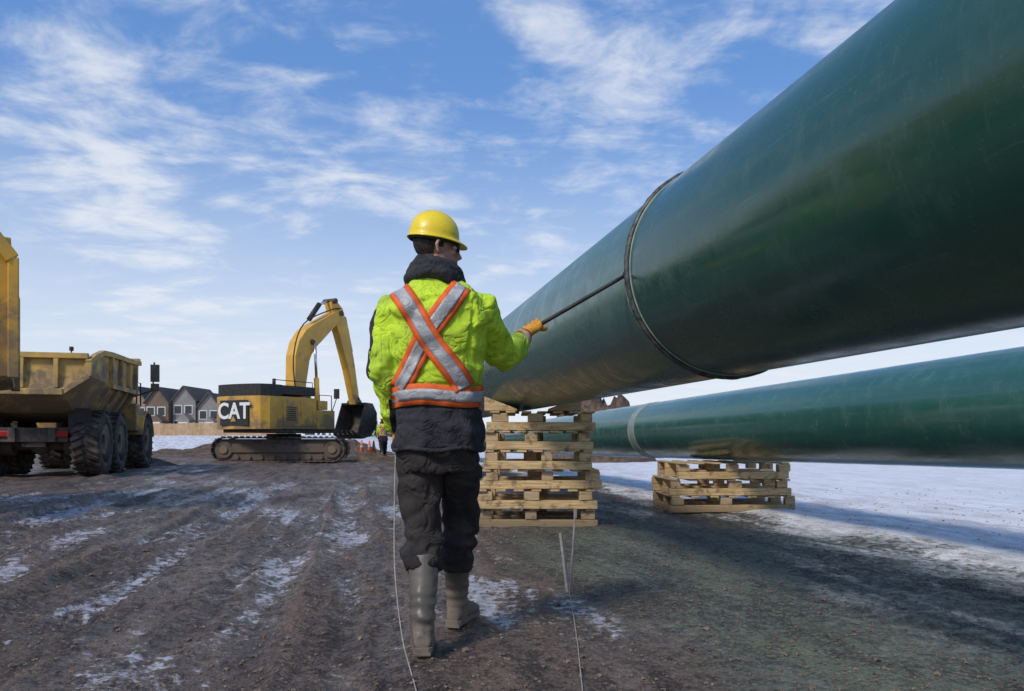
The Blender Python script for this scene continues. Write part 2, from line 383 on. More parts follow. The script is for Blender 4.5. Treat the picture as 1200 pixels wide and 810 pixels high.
# ------------------------------------------------------------------ worker
def fold(p,a=.010,f=7.0,fz=9.0,seed=0):
    q=V((p.x*f+seed,p.y*f,p.z*fz))
    n1=noise.noise(q); n2=noise.noise(q*2.3+V((5,3,1))); n3=noise.noise(V((p.x*30,p.y*30,p.z*30)))
    return a*((1-abs(n1)*2.2)*.7+n2*.6)+a*.12*n3
man=empty('construction_worker',(-.326,3.5,0))
def ring(z,hx,hy,cx=0,cy=0,n=28,p=2.4,tilt=0):
    out=[]
    for k in range(n):
        a=2*math.pi*k/n; c_,s_=math.cos(a),math.sin(a)
        x=hx*math.copysign(abs(c_)**(2/p),c_); y=hy*math.copysign(abs(s_)**(2/p),s_)
        out.append(V((cx+x,cy+y,z+tilt*x)))
    return out
mb=MB()
T=[(.86,.190,.160,.005,0),(.95,.190,.165,.005,0),(1.06,.182,.155,.004,0),(1.16,.186,.155,.003,0),(1.26,.200,.158,0,-.005),(1.36,.216,.162,0,-.012),
   (1.45,.224,.158,0,-.018),(1.51,.205,.135,0,-.015),(1.56,.150,.105,0,-.008),(1.60,.095,.09,-.01,0),(1.625,.075,.08,-.01,.005)]
mb.loft([ring(z,a,b_,cx,cy) for z,a,b_,cx,cy in T])
mb.tube([(-.13,-.01,1.49),(-.185,-.01,1.475),(-.222,-.02,1.38),(-.232,-.055,1.26),(-.232,-.045,1.18),(-.215,.04,1.07),(-.198,.115,.965),(-.195,.13,.945)],
        [.07,.080,.072,.064,.061,.056,.052,.046],16)
mb.tube([(.12,-.01,1.49),(.185,0,1.475),(.232,.08,1.385),(.270,.155,1.305),(.288,.20,1.285),(.325,.27,1.32),(.362,.345,1.372),(.378,.378,1.395)],
        [.07,.080,.074,.068,.065,.061,.054,.047],16)
def crease(p,f,k): 
    n1=noise.noise(V((p.x*f,p.y*f,p.z*f*1.1))+noise.noise_vector(p*f*.6)*.6)
    t=max(0,1-abs(n1)/.18); return -t*t*(3-2*t)*k
def jd(p,n_):
    d=fold(p,.012,6.0,8.0)+crease(p,5.0,.009)+crease(p+V((4,2,7)),9,.003)
    s=math.sin((p.z*32+abs(p.x)*26)+3.0*noise.noise(p*6)); d+=.0050*s*min(1,max(0,(abs(p.x)-.09)/.08))
    s2=math.sin(p.z*48+p.x*14+4*noise.noise(p*5+V((3,3,3)))); d+=.003*s2*min(1,max(0,(1.42-p.z)/.2))
    if p.z<1.05: d+=.005*math.sin(math.atan2(p.y,p.x)*9+noise.noise(p*5)*3)
    if 1.03<p.z<1.14 and abs(p.x)<.2: d-=.008
    return d
def jm(c,n_):
    if c.z<1.075 and abs(c.x)<.212 and not(c.y>.3): return 1
    if c.x<-.258 and 1.15<c.z<1.46: return 1 if n_.x<-.70 else 0
    return 0
jacket=remesh('jacket',mb,.0072,[lime,navy],man,3,jd,jm)
bvh=BVHTree.FromPolygons([v.co for v in jacket.data.vertices],[p.vertices for p in jacket.data.polygons])
def strap(mb,p0,p1,width,off,mi,n=70,k=6):
    p0=V((p0[0],0,p0[1]));p1=V((p1[0],0,p1[1]));R=[]
    for i in range(n+1):
        t=i/n; c=p0.lerp(p1,t); d=(p1-p0).normalized(); s=V((-d.z,0,d.x))
        c=c+s*.005*math.sin(t*9)
        row=[]
        for j in range(k):
            q=c+s*(width*(j/(k-1)-.5)); h=bvh.ray_cast(V((q.x,-1,q.z)),V((0,1,0)))
            if h[0] is None: row.append(None); continue
            row.append(h[0]+h[1]*off*.3+V((0,-off,0)))
        R.append(row)
    vs=[];fs=[];ix={}
    for i,r_ in enumerate(R):
        for j,v in enumerate(r_):
            if v is not None: ix[(i,j)]=len(vs); vs.append(v)
    for i in range(n):
        for j in range(k-1):
            q=[(i,j),(i,j+1),(i+1,j+1),(i+1,j)]
            if all(a in ix for a in q): fs.append([ix[a] for a in q])
    mb.add(vs,fs,mi,True)
mb=MB()
A0,A1=(-.165,1.545),(.125,1.115); B0,B1=(.112,1.560),(-.160,1.115)
strap(mb,B0,B1,.100,.007,0); strap(mb,B0,B1,.052,.010,1)
strap(mb,A0,A1,.100,.014,0); strap(mb,A0,A1,.052,.017,1)
def band(mb,z0,z1,off,mi,cx=0,cy=0,n=120,k=4):
    vs=[];fs=[]
    for i in range(n):
        a=2*math.pi*i/n; d=V((math.cos(a),math.sin(a),0))
        for j in range(k):
            z=z0+(z1-z0)*j/(k-1)+.006*math.sin(a*3+1); o=V((cx,cy,z)); h=bvh.ray_cast(o,d)
            L=(h[0]-o).length if h[0] is not None else .2
            L=min(L,.212); vs.append(o+d*(L+off))
    for i in range(n):
        for j in range(k-1):
            i2=(i+1)%n; fs.append((i*k+j,i2*k+j,i2*k+j+1,i*k+j+1))
    mb.add(vs,fs,mi,True)
band(mb,1.035,1.135,.010,0); band(mb,1.060,1.110,.015,1)
o=mb.obj('reflective_straps',[orange,silver],man)
sm=o.modifiers.new('s','SMOOTH'); sm.iterations=2;sm.factor=.5
sd=o.modifiers.new('sol','SOLIDIFY'); sd.thickness=.003; sd.offset=0
mb=MB()
pts=[V((.005+.196*math.cos(a),.17*math.sin(a),.858+.006*math.sin(a*5))) for a in [2*math.pi*k/40 for k in range(41)]]
mb.tube(pts,.010,8,caps=False)
mb.obj('jacket_hem',[navy],man)
mb=MB()
for (rx,ry,z,r_,ph,cy) in [(.104,.094,1.592,.032,0,-.005),(.094,.086,1.625,.030,1.2,-.004),(.090,.084,1.650,.018,2.2,.006)]:
    pts=[V((-.012+rx*math.cos(a),cy+ry*math.sin(a),z-.022*math.sin(a)-.010*math.cos(a)+.006*math.sin(3*a+ph))) for a in [2*math.pi*k/24 for k in range(25)]]
    mb.tube(pts,r_,10,caps=False)
mb.ell((-.012,0,1.60),(.09,.08,.05))
remesh('hood_collar',mb,.006,[navy],man,3,lambda p,n_:fold(p,.010,14,16))
# trousers
mb=MB()
mb.loft([ring(z,a,b_,cx,cy) for z,a,b_,cx,cy in [(.98,.158,.13,0.005,.0),(.90,.164,.138,.005,0),(.82,.166,.14,.005,0),(.76,.160,.135,.005,0.01)]])
mb.tube([(-.075,0,.88),(-.078,0,.78),(-.078,-.005,.64),(-.070,-.02,.53),(-.058,-.06,.44),(-.052,-.105,.37),(-.050,-.115,.345)],[.09,.098,.087,.078,.075,.080,.074],18)
mb.tube([(.085,.01,.88),(.088,.04,.78),(.094,.11,.66),(.092,.18,.54),(.080,.195,.44),(.070,.20,.35),(.068,.205,.30)],[.09,.098,.088,.078,.074,.076,.070],18)
def pd(p,n_):
    d=fold(p,.015,5.5,7.5,seed=9)+crease(p,5.5,.009)
    k=max(0,1-abs(p.z-.42)/.17); d+=.009*k*math.sin(p.z*72+3*noise.noise(p*7)+p.x*25)
    d+=.004*math.sin(p.z*30-abs(p.x)*40+4*noise.noise(p*4))
    return d
remesh('trousers',mb,.0072,[black],man,3,pd)
def boot(name,ax,ay,az,top,yaw,pitch):
    mb=MB()
    M=Matrix.Translation((ax,ay,az))@Matrix.Rotation(yaw,4,'Z')@Matrix.Rotation(pitch,4,'X')
    Mi=M.inverted(); tp=Mi@V(top)
    prof=[(0,0,.0),(0,0,.06),(0,-.004,.12),(tp.x*.3,tp.y*.3,.20),(tp.x*.65,tp.y*.65,.27),(tp.x,tp.y,tp.z)]
    rad=[.044,.047,.050,.055,.060,.063]
    mb2=MB(); mb2.tube(prof,rad,20,asp=1.12)
    foot=[(-.062,.030,.030,.034),(-.045,.040,.040,.045),(0,.044,.046,.055),(.06,.044,.045,.052),(.12,.049,.036,.040),(.17,.050,.030,.032),(.205,.042,.025,.026),(.225,.025,.018,.02)]
    R=[]
    for y,hx,hz,zc in foot:
        R.append([V((hx*math.copysign(abs(math.cos(a))**.8,math.cos(a)),y,zc+hz*math.sin(a))) for a in [2*math.pi*k/20 for k in range(20)]])
    mb2.loft(R)
    mb.add([M@v for v in mb2.v],mb2.f,0,True)
    def bdp(p,n_):
        k=max(0,1-abs(p.z-.17)/.13); return fold(p,.0035,10,14,seed=2)+.0032*k*math.sin(p.z*120+3*noise.noise(p*9))
    remesh(name,mb,.0055,[boot_m],man,3,bdp)
    sb=MB(); out=[(.026,-.068),(.04,-.055),(.046,0),(.043,.06),(.052,.12),(.053,.17),(.043,.21),(.022,.232)]
    poly=[(x,y) for x,y in out]+[(-x,y) for x,y in out[::-1]]
    sb.loft([[M@V((x,y,-.008)) for x,y in poly],[M@V((x,y,.016)) for x,y in poly]],0,False)
    for y in(-.062,-.035,.10,.13,.16,.19): sb.box((0,0,0),(.07,.016,.014),M=M@Matrix.Translation((0,y,-.012)))
    # top rim of the boot
    sb.obj(name+'_sole',[boot_m],man,bevel=.003)
gl=GZ(-.326-.045,3.5-.20); grr=GZ(-.326+.066,3.5+.32)
# near foot rolling onto its toe (heel just off the ground), far foot planted ahead
boot('boot_left',-.044,-.205,gl+.020,(-.050,-.110,.40),.10,-.06)
boot('boot_right',.066,.29,grr+.014,(.068,.205,.36),-.28,.0)
# head
HR=Matrix.Translation((-.010,.012,0))@Matrix.Rotation(math.radians(-70),4,'Z')
mb=MB()
def hadd(fn):
    t=MB(); fn(t); mb.add([HR@v for v in t.v],t.f,0,True)
hadd(lambda t:t.ell((0,-.008,1.775),(.074,.096,.098)))
hadd(lambda t:t.ell((0,.030,1.700),(.056,.060,.066)))
hadd(lambda t:t.ell((0,.062,1.662),(.028,.026,.022)))
hadd(lambda t:t.tube([(0,-.02,1.58),(0,-.015,1.70)],[.060,.056],18))
hadd(lambda t:t.tube([(0,.080,1.752),(0,.096,1.728),(0,.108,1.708),(0,.090,1.698)],[.010,.012,.014,.010],12))
hadd(lambda t:t.tube([(-.022,.086,1.684),(0,.094,1.685),(.022,.086,1.684)],[.005,.007,.005],8))
hadd(lambda t:t.tube([(-.020,.085,1.674),(0,.092,1.673),(.020,.085,1.674)],[.005,.008,.005],8))
hadd(lambda t:t.tube([(-.05,.066,1.768),(-.025,.086,1.772),(0,.084,1.768),(.025,.086,1.772),(.05,.066,1.768)],[.008,.010,.008,.010,.008],8))
for sx in(-1,1):
    hadd(lambda t:t.ell((sx*.038,.066,1.72),(.018,.016,.018)))
    hadd(lambda t:t.tube([(sx*.078,.0,1.755),(sx*.088,-.012,1.758),(sx*.092,-.020,1.738),(sx*.086,-.012,1.712),(sx*.076,.0,1.702)],[.006,.008,.008,.007,.006],8))
HI=HR.inverted()
def hm(c,n_):
    q=HI@c
    if q.z>1.675 and q.y<-.022 and abs(q.x)<.0765: return 1
    if q.z>1.735 and q.y<.018 and abs(q.x)<.0765: return 1
    return 0
remesh('head',mb,.0035,[skin,hair],man,3,None,hm)
mb=MB()
for sx in(-1,1):
    t=MB(); t.ell((sx*.031,.078,1.745),(.012,.012,.011),0); mb.add([HR@v for v in t.v],t.f,0,True)
    t=MB(); t.ell((sx*.031,.088,1.745),(.0055,.004,.0055),0); mb.add([HR@v for v in t.v],t.f,1,True)
mb.obj('eyes',[white,blk],man)
mb=MB(); t=MB()
for sx in(-1,1):
    t.tube([(sx*.081,-.015,1.757),(sx*.079,.03,1.757),(sx*.070,.078,1.753)],.0035,8,mi=0)
    pts=[(sx*(.036+.027*math.cos(a)),.098-.018*abs(math.cos(a))*(1 if math.cos(a)>0 else .1),1.745+.018*math.sin(a)) for a in [2*math.pi*k/16 for k in range(17)]]
    t.tube(pts,.0025,6,caps=False)
    t.add([(sx*.036,.100,1.745)]+pts[:16],[(0,i+1,(i+1)%16+1) for i in range(16)],1,True)
mb.v=[HR@v for v in t.v]; mb.f=t.f;mb.m=t.m;mb.sm=t.sm
mb.obj('safety_glasses',[blk,lens],man)
# helmet
mb=MB(); n=56; R=[]
HT=HR@Matrix.Translation((0,-.008,1.790))@Matrix.Rotation(math.radians(-6),4,'X')@Matrix.Rotation(math.radians(5),4,'Y')
def hp(a,e):
    rx,ry,rz=.097,.113,.112
    x=rx*math.sin(a)*math.cos(e);y=ry*math.cos(a)*math.cos(e);z=rz*math.sin(e)
    rid=.006*math.exp(-(x/.015)**2)+.004*math.exp(-((abs(x)-.042)/.011)**2)
    k=1+rid/.11*min(1,max(0,(math.sin(e)-.25)*3))
    return V((x*k,y*k,z*k))
for i in range(15):
    e=math.radians(89.5-i*89.5/14); R.append([HT@hp(2*math.pi*k/n,e) for k in range(n)])
def brim(o,zd):
    out=[]
    for k in range(n):
        a=2*math.pi*k/n; fr=max(0,math.cos(a))**2.5; p=hp(a,0)
        d=V((p.x,p.y,0)).normalized(); out.append(HT@(p+d*(o*(.006+.036*fr))+V((0,0,-zd-.012*fr*o))))
    return out
R+= [brim(.35,.004),brim(.8,.008),brim(1.0,.011),brim(.98,.016),brim(.3,.012)]
inn=[[HT@(hp(2*math.pi*k/n,math.radians(e))*.955+V((0,0,-.006))) for k in range(n)] for e in (0,25,50,75,89)]
mb.loft(R+inn,0,True,caps=False); mb.obj('hard_hat',[helm],man)
mb=MB(); pts=[HT@V((.091*math.sin(a),.106*math.cos(a),-.018)) for a in [2*math.pi*k/32 for k in range(33)]]
mb.tube(pts,.007,8,caps=False); mb.obj('helmet_headband',[blk],man)
# hands
def glove(name,parts,mats):
    mb=MB()
    for p,r_ in parts: mb.tube(p,r_,10)
    return remesh(name,mb,.0028,mats,man,3)
C=V((.433,.50,1.457)); rod=V((.463,0,.267)).normalized(); fdir=(C-V((.378,.378,1.395))).normalized()
pv=(fdir-rod*fdir.dot(rod)).normalized(); qv=rod.cross(pv)
def gp(along,ang,rr): return C+rod*along+(-pv*math.cos(ang)+qv*math.sin(ang))*rr
parts=[]
for i,(al,end,rf) in enumerate([(.038,3.9,.0108),(.013,4.25,.0115),(-.012,4.05,.0110),(-.036,3.5,.0098)]):
    pts=[gp(al*.8,-.15,.052)]+[gp(al,a,.027+.006*max(0,1-a)) for a in np.linspace(.5,end,8)]
    parts.append((pts,[rf*1.1]+[rf*(1-.02*k) for k in range(8)]))
pts=[gp(.020,-.1,.055),gp(.042,-.7,.040),gp(.050,-1.4,.030),gp(.046,-2.1,.027),gp(.038,-2.6,.026)]
parts.append((pts,[.014,.0135,.013,.0125,.010]))
hb=V((.378,.378,1.395))
for al in(-.024,-.008,.008,.024):
    parts.append(([hb+rod*al*.8,(hb+C)*.5+rod*al-pv*.006,gp(al*1.15,-.1,.046)],[.020,.021,.019]))
glove('gloved_hand_right',parts,[glove_m])
mb=MB(); mb.tube([hb-fdir*.035,hb,hb+fdir*.03],[.044,.046,.038],18); mb.obj('glove_cuff_right',[gloveb],man)
hb2=V((-.194,.132,.955)); dn=V((.03,.05,-1)).normalized(); fw=V((.25,1,.05)).normalized(); sd_=dn.cross(fw).normalized()
parts=[]
for i,(o_,L,rf) in enumerate([(.033,.070,.0105),(.011,.080,.0110),(-.011,.075,.0105),(-.032,.060,.0095)]):
    k0=hb2+dn*.095+fw*o_
    parts.append(([k0-dn*.02,k0+dn*L*.35+sd_*.006,k0+dn*L*.68+sd_*.020,k0+dn*L*.85+sd_*.040],[rf*1.15,rf*1.05,rf,rf*.85]))
    parts.append(([hb2+fw*o_*.6,hb2+dn*.05+fw*o_*.95,k0],[.018,.019,.0125]))
parts.append(([hb2+dn*.03+fw*.02,hb2+dn*.06+fw*.052+sd_*.01,hb2+dn*.09+fw*.062+sd_*.02,hb2+dn*.115+fw*.058+sd_*.03],[.016,.014,.012,.010]))
glove('gloved_hand_left',parts,[glove_m])
mb=MB(); mb.tube([hb2-dn*.03,hb2,hb2+dn*.03],[.040,.041,.034],18); mb.obj('glove_cuff_left',[gloveb],man)
a_=V((-.326,3.5,0))+C-rod*.07; e_=V((.575,4.0,1.727))
mb=MB(); mb.tube([a_,a_.lerp(e_,.3),a_.lerp(e_,.85),e_],[.011,.0105,.010,.009],12); mb.ell(e_,(.02,.02,.022))
mb.tube([a_,a_-rod*.03],[.014,.013],12)
mb.obj('inspection_rod',[blk])
cab=[V((-.326-.185,3.5+.0,.86)),V((-.505,3.42,.60)),V((-.485,3.30,.35)),V((-.44,3.18,.12)),V((-.395,3.08,GZ(-.395,3.08)+.008)),V((-.345,2.85,GZ(-.345,2.85)+.008)),V((-.29,2.55,GZ(-.29,2.55)+.008))]
def smoothpath(p,n=8):
    out=[]
    for i in range(len(p)-1):
        a=p[max(0,i-1)];b_=p[i];c_=p[i+1];d=p[min(len(p)-1,i+2)]
        for k in range(n):
            t=k/n; out.append(.5*((2*b_)+(c_-a)*t+(2*a-5*b_+4*c_-d)*t*t+(3*b_-a-3*c_+d)*t**3))
    out.append(p[-1]); return out
cabm=pmat('pale_cord',(.42,.38,.33),(.3,.27,.24),scale=30,rough=.7,bs=.1)
mb=MB(); mb.tube(smoothpath(cab),.0026,8); mb.obj('measuring_cord',[cabm])
def gpt(px_,py_):
    y=H*F/(py_-515); return ((px_-600)/F*y,y)
sx,sy=gpt(667,697); sz=GZ(sx,sy)
st_=empty('survey_stake',(sx,sy,sz))
mb=MB(); mb.cyl((0,.0,-.05),(.035,.0,.47),.006,.005,10); mb.box((.035,0,.46),(.018,.012,.05)); mb.obj('marker_rod',[cabm],st_)
mb=MB(); mb.beam((-.0,.03,-.05),(-.045,.05,.34),.028,.016); mb.obj('wood_peg',[cabm],st_,bevel=.002)
p=[V((.0,0,.03)),V((-.02,-.6,.02)),V((-.05,-1.2,.02)),V((-.12,-2.4,.02))]
p=[V((q.x,q.y,GZ(sx+q.x,sy+q.y)-sz+(.03 if i<1 else .008))) for i,q in enumerate(smoothpath(p,10))]
mb=MB(); mb.tube(p,.0022,6); mb.obj('string_line',[cabm],st_)
# ------------------------------------------------------------------ tyres
def wheel(mb,c,r,wd,mt=0,mr=1,lug=26):
    cx,cy,cz=c; prof=[(-.5,.60),(-.52,.75),(-.50,.90),(-.42,.965),(0,.975),(.42,.965),(.50,.90),(.52,.75),(.5,.60)]
    n=44; R=[]
    for k in range(n+1):
        a=2*math.pi*k/n; R.append([V((cx+r*q*math.cos(a),cy+p*wd,cz+r*q*math.sin(a))) for p,q in prof])
    mb.loft(R,mt,True,caps=False)
    for k in range(lug):
        for s in(-1,1):
            a=2*math.pi*(k+(.25*s))/lug
            M=Matrix.Translation((cx,cy,cz))@Matrix.Rotation(-a,4,'Y')
            mb.box((r*.985,s*wd*.27,0),(r*.06,wd*.50,r*.10),mt,rot=(s*.45,0,0),M=M)
    for s in(-1,1):
        rp=[(.49,.60),(.47,.56),(.30,.50),(.24,.30),(.30,.20),(.34,.12),(.34,.01)]
        R=[[V((cx+r*q*math.cos(a),cy+s*p*wd,cz+r*q*math.sin(a))) for p,q in rp] for a in [2*math.pi*k/32 for k in range(33)]]
        mb.loft(R,mr,True,caps=False)
        for k in range(10):
            a=2*math.pi*k/10; mb.cyl((cx+r*.24*math.cos(a),cy+s*.27*wd,cz+r*.24*math.sin(a)),(cx+r*.24*math.cos(a),cy+s*.33*wd,cz+r*.24*math.sin(a)),.02,n=8,mi=mr)
# ------------------------------------------------------------------ articulated dump truck
def truck(loc,yaw,sc=1,sz=1,boxy=False):
    root=empty('dump_truck',loc,(0,0,yaw),sc)
    root.scale=(sc,sc,sc*sz)
    R=.80
    mb=MB()
    for x in(0,1.72,5.35):
        for s in(-1,1): wheel(mb,(x,s*1.13,R),R,.60)
    mb.obj('wheels',[tyre_m,yeld],root)
    mb=MB()
    for s in(-1,1):
        mb.box((1.6,s*.42,1.0),(4.6,.16,.34)); mb.box((.86,s*.70,.86),(1.9,.16,.26))
        mb.cyl((2.2,s*.75,1.0),(1.4,s*.75,1.75),.09,n=14); mb.cyl((1.8,s*.75,1.35),(1.0,s*.75,2.0),.055,n=12,mi=1)
    for x in(0,1.72,5.35):
        mb.cyl((x,-.95,R),(x,.95,R),.16,n=16); mb.ell((x,0,R),(.30,.26,.28))
        for s in(-1,1): mb.cyl((x,s*.55,R-.0),(x,s*.86,R),.30,n=20)
    mb.box((-.55,0,1.0),(.14,1.5,.34)); mb.box((-.40,0,.82),(.3,.5,.22))
    for s in(-1,1): mb.box((-.64,s*.62,1.02),(.05,.26,.14),2); mb.box((-.62,s*1.0,1.32),(.03,.50,.62),3)
    mb.box((5.2,0,1.0),(2.8,1.1,.5)); mb.cyl((3.55,0,.75),(3.55,0,1.5),.2); mb.box((3.9,0,1.1),(1.2,.5,.4))
    mb.obj('chassis',[steel,chrome,red,blk],root,bevel=.015)
    if boxy: stn=[(-1.42,1.47,2.62,1.28,1.36),(-1.15,1.43,2.98,1.30,1.40),(-.50,1.40,3.02,1.30,1.44),(.3,1.40,3.02,1.30,1.46),(2.4,1.40,3.02,1.30,1.46),(3.3,1.42,3.05,1.2,1.46),(3.75,1.85,3.08,1.2,1.46)]
    else: stn=[(-1.42,1.98,2.62,.80,1.36),(-1.10,1.78,2.78,.84,1.40),(-.50,1.52,2.94,.86,1.44),(.3,1.34,2.98,.86,1.46),(2.4,1.34,3.02,.86,1.46),(3.3,1.42,3.05,.86,1.46),(3.75,1.85,3.08,.9,1.46)]
    def sec(x,zb,zt,hb,ht,t=0):
        zm=zb+(zt-zb)*.55; hm_=ht-.02
        return [V((x,-ht+t,zt)),V((x,-hm_+t,zm)),V((x,-hb+t*.3,zb+t)),V((x,hb-t*.3,zb+t)),V((x,hm_-t,zm)),V((x,ht-t,zt))]
    mb=MB()
    outer=[sec(*q) for q in stn]; inner=[sec(*q,t=.07) for q in stn]
    n=6;vs=[];fs=[]
    for r_ in outer+inner: vs+=r_
    ns=len(stn);O=lambda i,j:i*n+j; I=lambda i,j:(ns+i)*n+j
    for i in range(ns-1):
        for j in range(n-1):
            fs.append((O(i,j),O(i+1,j),O(i+1,j+1),O(i,j+1))); fs.append((I(i,j),I(i,j+1),I(i+1,j+1),I(i+1,j)))
        for j in(0,n-1): fs.append((O(i,j),O(i+1,j),I(i+1,j),I(i,j)))
    for i in(0,ns-1):
        for j in range(n-1): fs.append((O(i,j),O(i,j+1),I(i,j+1),I(i,j)))
    fs.append([O(ns-1,j) for j in range(n)]); fs.append([I(ns-1,j) for j in range(n)])
    mb.add(vs,fs,0)
    for s in(-1,1):
        for a,b_ in zip(stn[:-1],stn[1:]):
            mb.beam((a[0],s*(a[4]+.02),a[2]+.02),(b_[0],s*(b_[4]+.02),b_[2]+.02),.13,.13)
        for x in ((.3,1.3,2.3,3.2) if not boxy else (-.2,.8,1.8,2.8)):
            mb.beam((x,s*1.50,2.95),(x,s*1.49,2.25),.10,.12,up=(1,0,0))
            if not boxy: mb.beam((x,s*1.49,2.28),(x,s*.92,1.36),.09,.12,up=(1,0,0))
            else: mb.beam((x,s*1.49,2.28),(x,s*1.36,1.45),.09,.12,up=(1,0,0))
        if not boxy:
            mb.beam((-1.43,s*1.40,2.64),(-1.43,s*1.385,2.33),.12,.10,up=(1,0,0)); mb.beam((-1.43,s*1.385,2.34),(-1.43,s*.84,1.96),.12,.10,up=(1,0,0))
        else: mb.beam((-1.43,s*1.38,2.66),(-1.43,s*1.30,1.45),.12,.10,up=(1,0,0))
        mb.beam((.3,s*1.485,2.22),(3.4,s*1.485,2.22),.08,.12)
    if not boxy: mb.beam((-1.44,-.86,1.97),(-1.44,.86,1.97),.14,.14)
    mb.loft([[V((-1.30,-1.34,2.80)),V((-1.30,-1.32,2.36)),V((-1.36,-.82,2.04)),V((-1.36,.82,2.04)),V((-1.30,1.32,2.36)),V((-1.30,1.34,2.80))],
             [V((-1.22,-1.34,2.80)),V((-1.22,-1.32,2.36)),V((-1.28,-.82,2.04)),V((-1.28,.82,2.04)),V((-1.22,1.32,2.36)),V((-1.22,1.34,2.80))]],0,False)
    mb.beam((-1.34,-1.36,2.80),(-1.34,1.36,2.80),.14,.13)
    for s in(-.7,0,.7): mb.beam((-1.37,s,2.76),(-1.41,s,2.06),.10,.06,up=(1,0,0))
    mb.beam((3.75,-1.5,3.16),(3.75,1.5,3.16),.14,.16)
    mb.box((4.05,0,3.20),(.7,2.6,.05))
    mb.obj('dump_body',[yelc if boxy else yeld],root,bevel=.012)
    mb=MB(); N=26; vs=[];fs=[]
    for i in range(N+1):
        for j in range(N+1):
            x=-1.2+4.85*i/N; y=-1.35+2.70*j/N; e=1-(abs(y)/1.35)**2
            vs.append((x,y,2.68+.26*e*min(1,(x+1.35)/1.2)+.14*noise.noise(V((x*1.5,y*1.5,0)))+.05*noise.noise(V((x*6,y*6,3)))))
    for i in range(N):
        for j in range(N): a=i*(N+1)+j; fs.append((a,a+1,a+N+2,a+N+1))
    mb.add(vs,fs,0,True); mb.obj('soil_load',[dirt],root)
    mb=MB()
    mb.prism([(4.35,1.5),(4.35,2.35),(4.45,3.15),(5.75,3.15),(5.95,2.35),(6.0,1.5)],-.75,.75,'y')
    mb.prism([(6.0,1.3),(6.0,2.25),(7.3,2.0),(7.55,1.8),(7.55,1.1),(6.6,1.1)],-.85,.85,'y')
    mb.box((5.1,0,3.2),(1.6,1.6,.09))
    for s in(-1,1): 
        arc=[(5.35+.98*math.cos(a),R+.98*math.sin(a)) for a in np.linspace(.2,2.9,10)]; arc2=[(5.35+.90*math.cos(a),R+.90*math.sin(a)) for a in np.linspace(2.9,.2,10)]
        mb.prism(arc+arc2,s*.80,s*1.45,'y')
        mb.box((4.25,s*1.05,1.55),(.5,.6,.8))
    mb.obj('cab_and_hood',[yel],root,bevel=.03)
    mb=MB()
    for s in(-1,1): mb.box((5.05,s*.757,2.72),(.95,.03,.66))
    mb.box((4.392,0,2.72),(.05,1.2,.62),rot=(0,.12,0)); mb.box((5.88,0,2.75),(.05,1.3,.65),rot=(0,-.24,0)); mb.obj('cab_windows',[glass],root)
    mb=MB()
    for s in(-1,1):
        mb.tube([(5.9,s*.8,2.2),(6.0,s*1.45,2.45),(6.0,s*1.5,3.2),(6.0,s*1.5,3.35)],.028,8)
        mb.box((6.0,s*1.52,3.0),(.10,.26,.55)); mb.box((6.0,s*1.52,2.55),(.10,.24,.24))
        mb.tube([(4.3,s*1.3,1.9),(4.3,s*1.3,2.6),(4.9,s*1.3,2.6),(4.9,s*1.3,1.9)],.022,8)
    mb.cyl((6.5,-.7,2.1),(6.5,-.7,3.2),.07); mb.cyl((4.5,.5,3.2),(4.5,.5,3.55),.02); mb.cyl((4.5,.5,3.5),(4.5,.5,3.62),.06)
    mb.obj('mirrors_and_exhaust',[blk],root,bevel=.01)
    return root
truck((-11.35,19.2,GZ(-11,19)-.02),math.radians(90+14.5))
truck((-7.82,9.50,-.02),math.radians(211.5),1.12,1.0,boxy=True)
# ------------------------------------------------------------------ excavator
ex,ey=-9.45,33.0; EZ=GZ(ex,ey)
exc=empty('excavator',(ex,ey,EZ),sc=.93)
un=empty('undercarriage'); un.parent=exc; un.rotation_euler=(0,0,math.radians(7))
mb=MB(); L=2.25; r_=.50; zc=.54
def loop(R,n=12):
    o=[(L+R*math.cos(a),zc+R*math.sin(a)) for a in np.linspace(-math.pi/2,math.pi/2,n)]
    return o+[(-L+R*math.cos(a),zc+R*math.sin(a)) for a in np.linspace(math.pi/2,3*math.pi/2,n)]
for s in(-1,1):
    y=s*1.28
    tot=4*L+2*math.pi*r_
    for k in range(48):
        d=tot*k/48
        if d<2*L: x,z,a=-L+d,zc-r_,0
        elif d<2*L+math.pi*r_: t=(d-2*L)/r_; x,z,a=L+r_*math.sin(t),zc-r_*math.cos(t),-t
        elif d<4*L+math.pi*r_: x,z,a=L-(d-2*L-math.pi*r_),zc+r_,math.pi
        else: t=(d-4*L-math.pi*r_)/r_; x,z,a=-L-r_*math.sin(t),zc+r_*math.cos(t),math.pi-t
        mb.box((x,y,z),(tot/48*.90,.72,.05),0,rot=(0,a,0)); 
        M=Matrix.Translation((x,y,z))@Matrix.Rotation(a,4,'Y'); mb.box((0,0,-.045),(.03,.70,.05),0,M=M)
    mb.prism(loop(r_-.05),y-.17,y+.17,'y',0)
    mb.prism([(-1.9,.42),(-1.9,.78),(1.9,.78),(1.9,.42)],y-.24,y+.24,'y',0)
    for x in(-L,L): mb.cyl((x,y-.25,zc),(x,y+.25,zc),.36,n=24,mi=0); mb.cyl((x,y-.30,zc),(x,y+.30,zc),.17,n=16,mi=1)
    for k in range(8): x=-1.75+3.5*k/7; mb.cyl((x,y-.25,.22),(x,y+.25,.22),.13,n=14)
mb.box((0,0,.75),(2.4,2.2,.4)); mb.cyl((0,0,.9),(0,0,1.22),.75,n=32)
mb.obj('crawler_tracks',[steel,yeld],un,bevel=.006)
up=empty('superstructure'); up.parent=exc; up.rotation_euler=(0,0,math.radians(62)); up.location=(0,0,.05)
mb=MB()
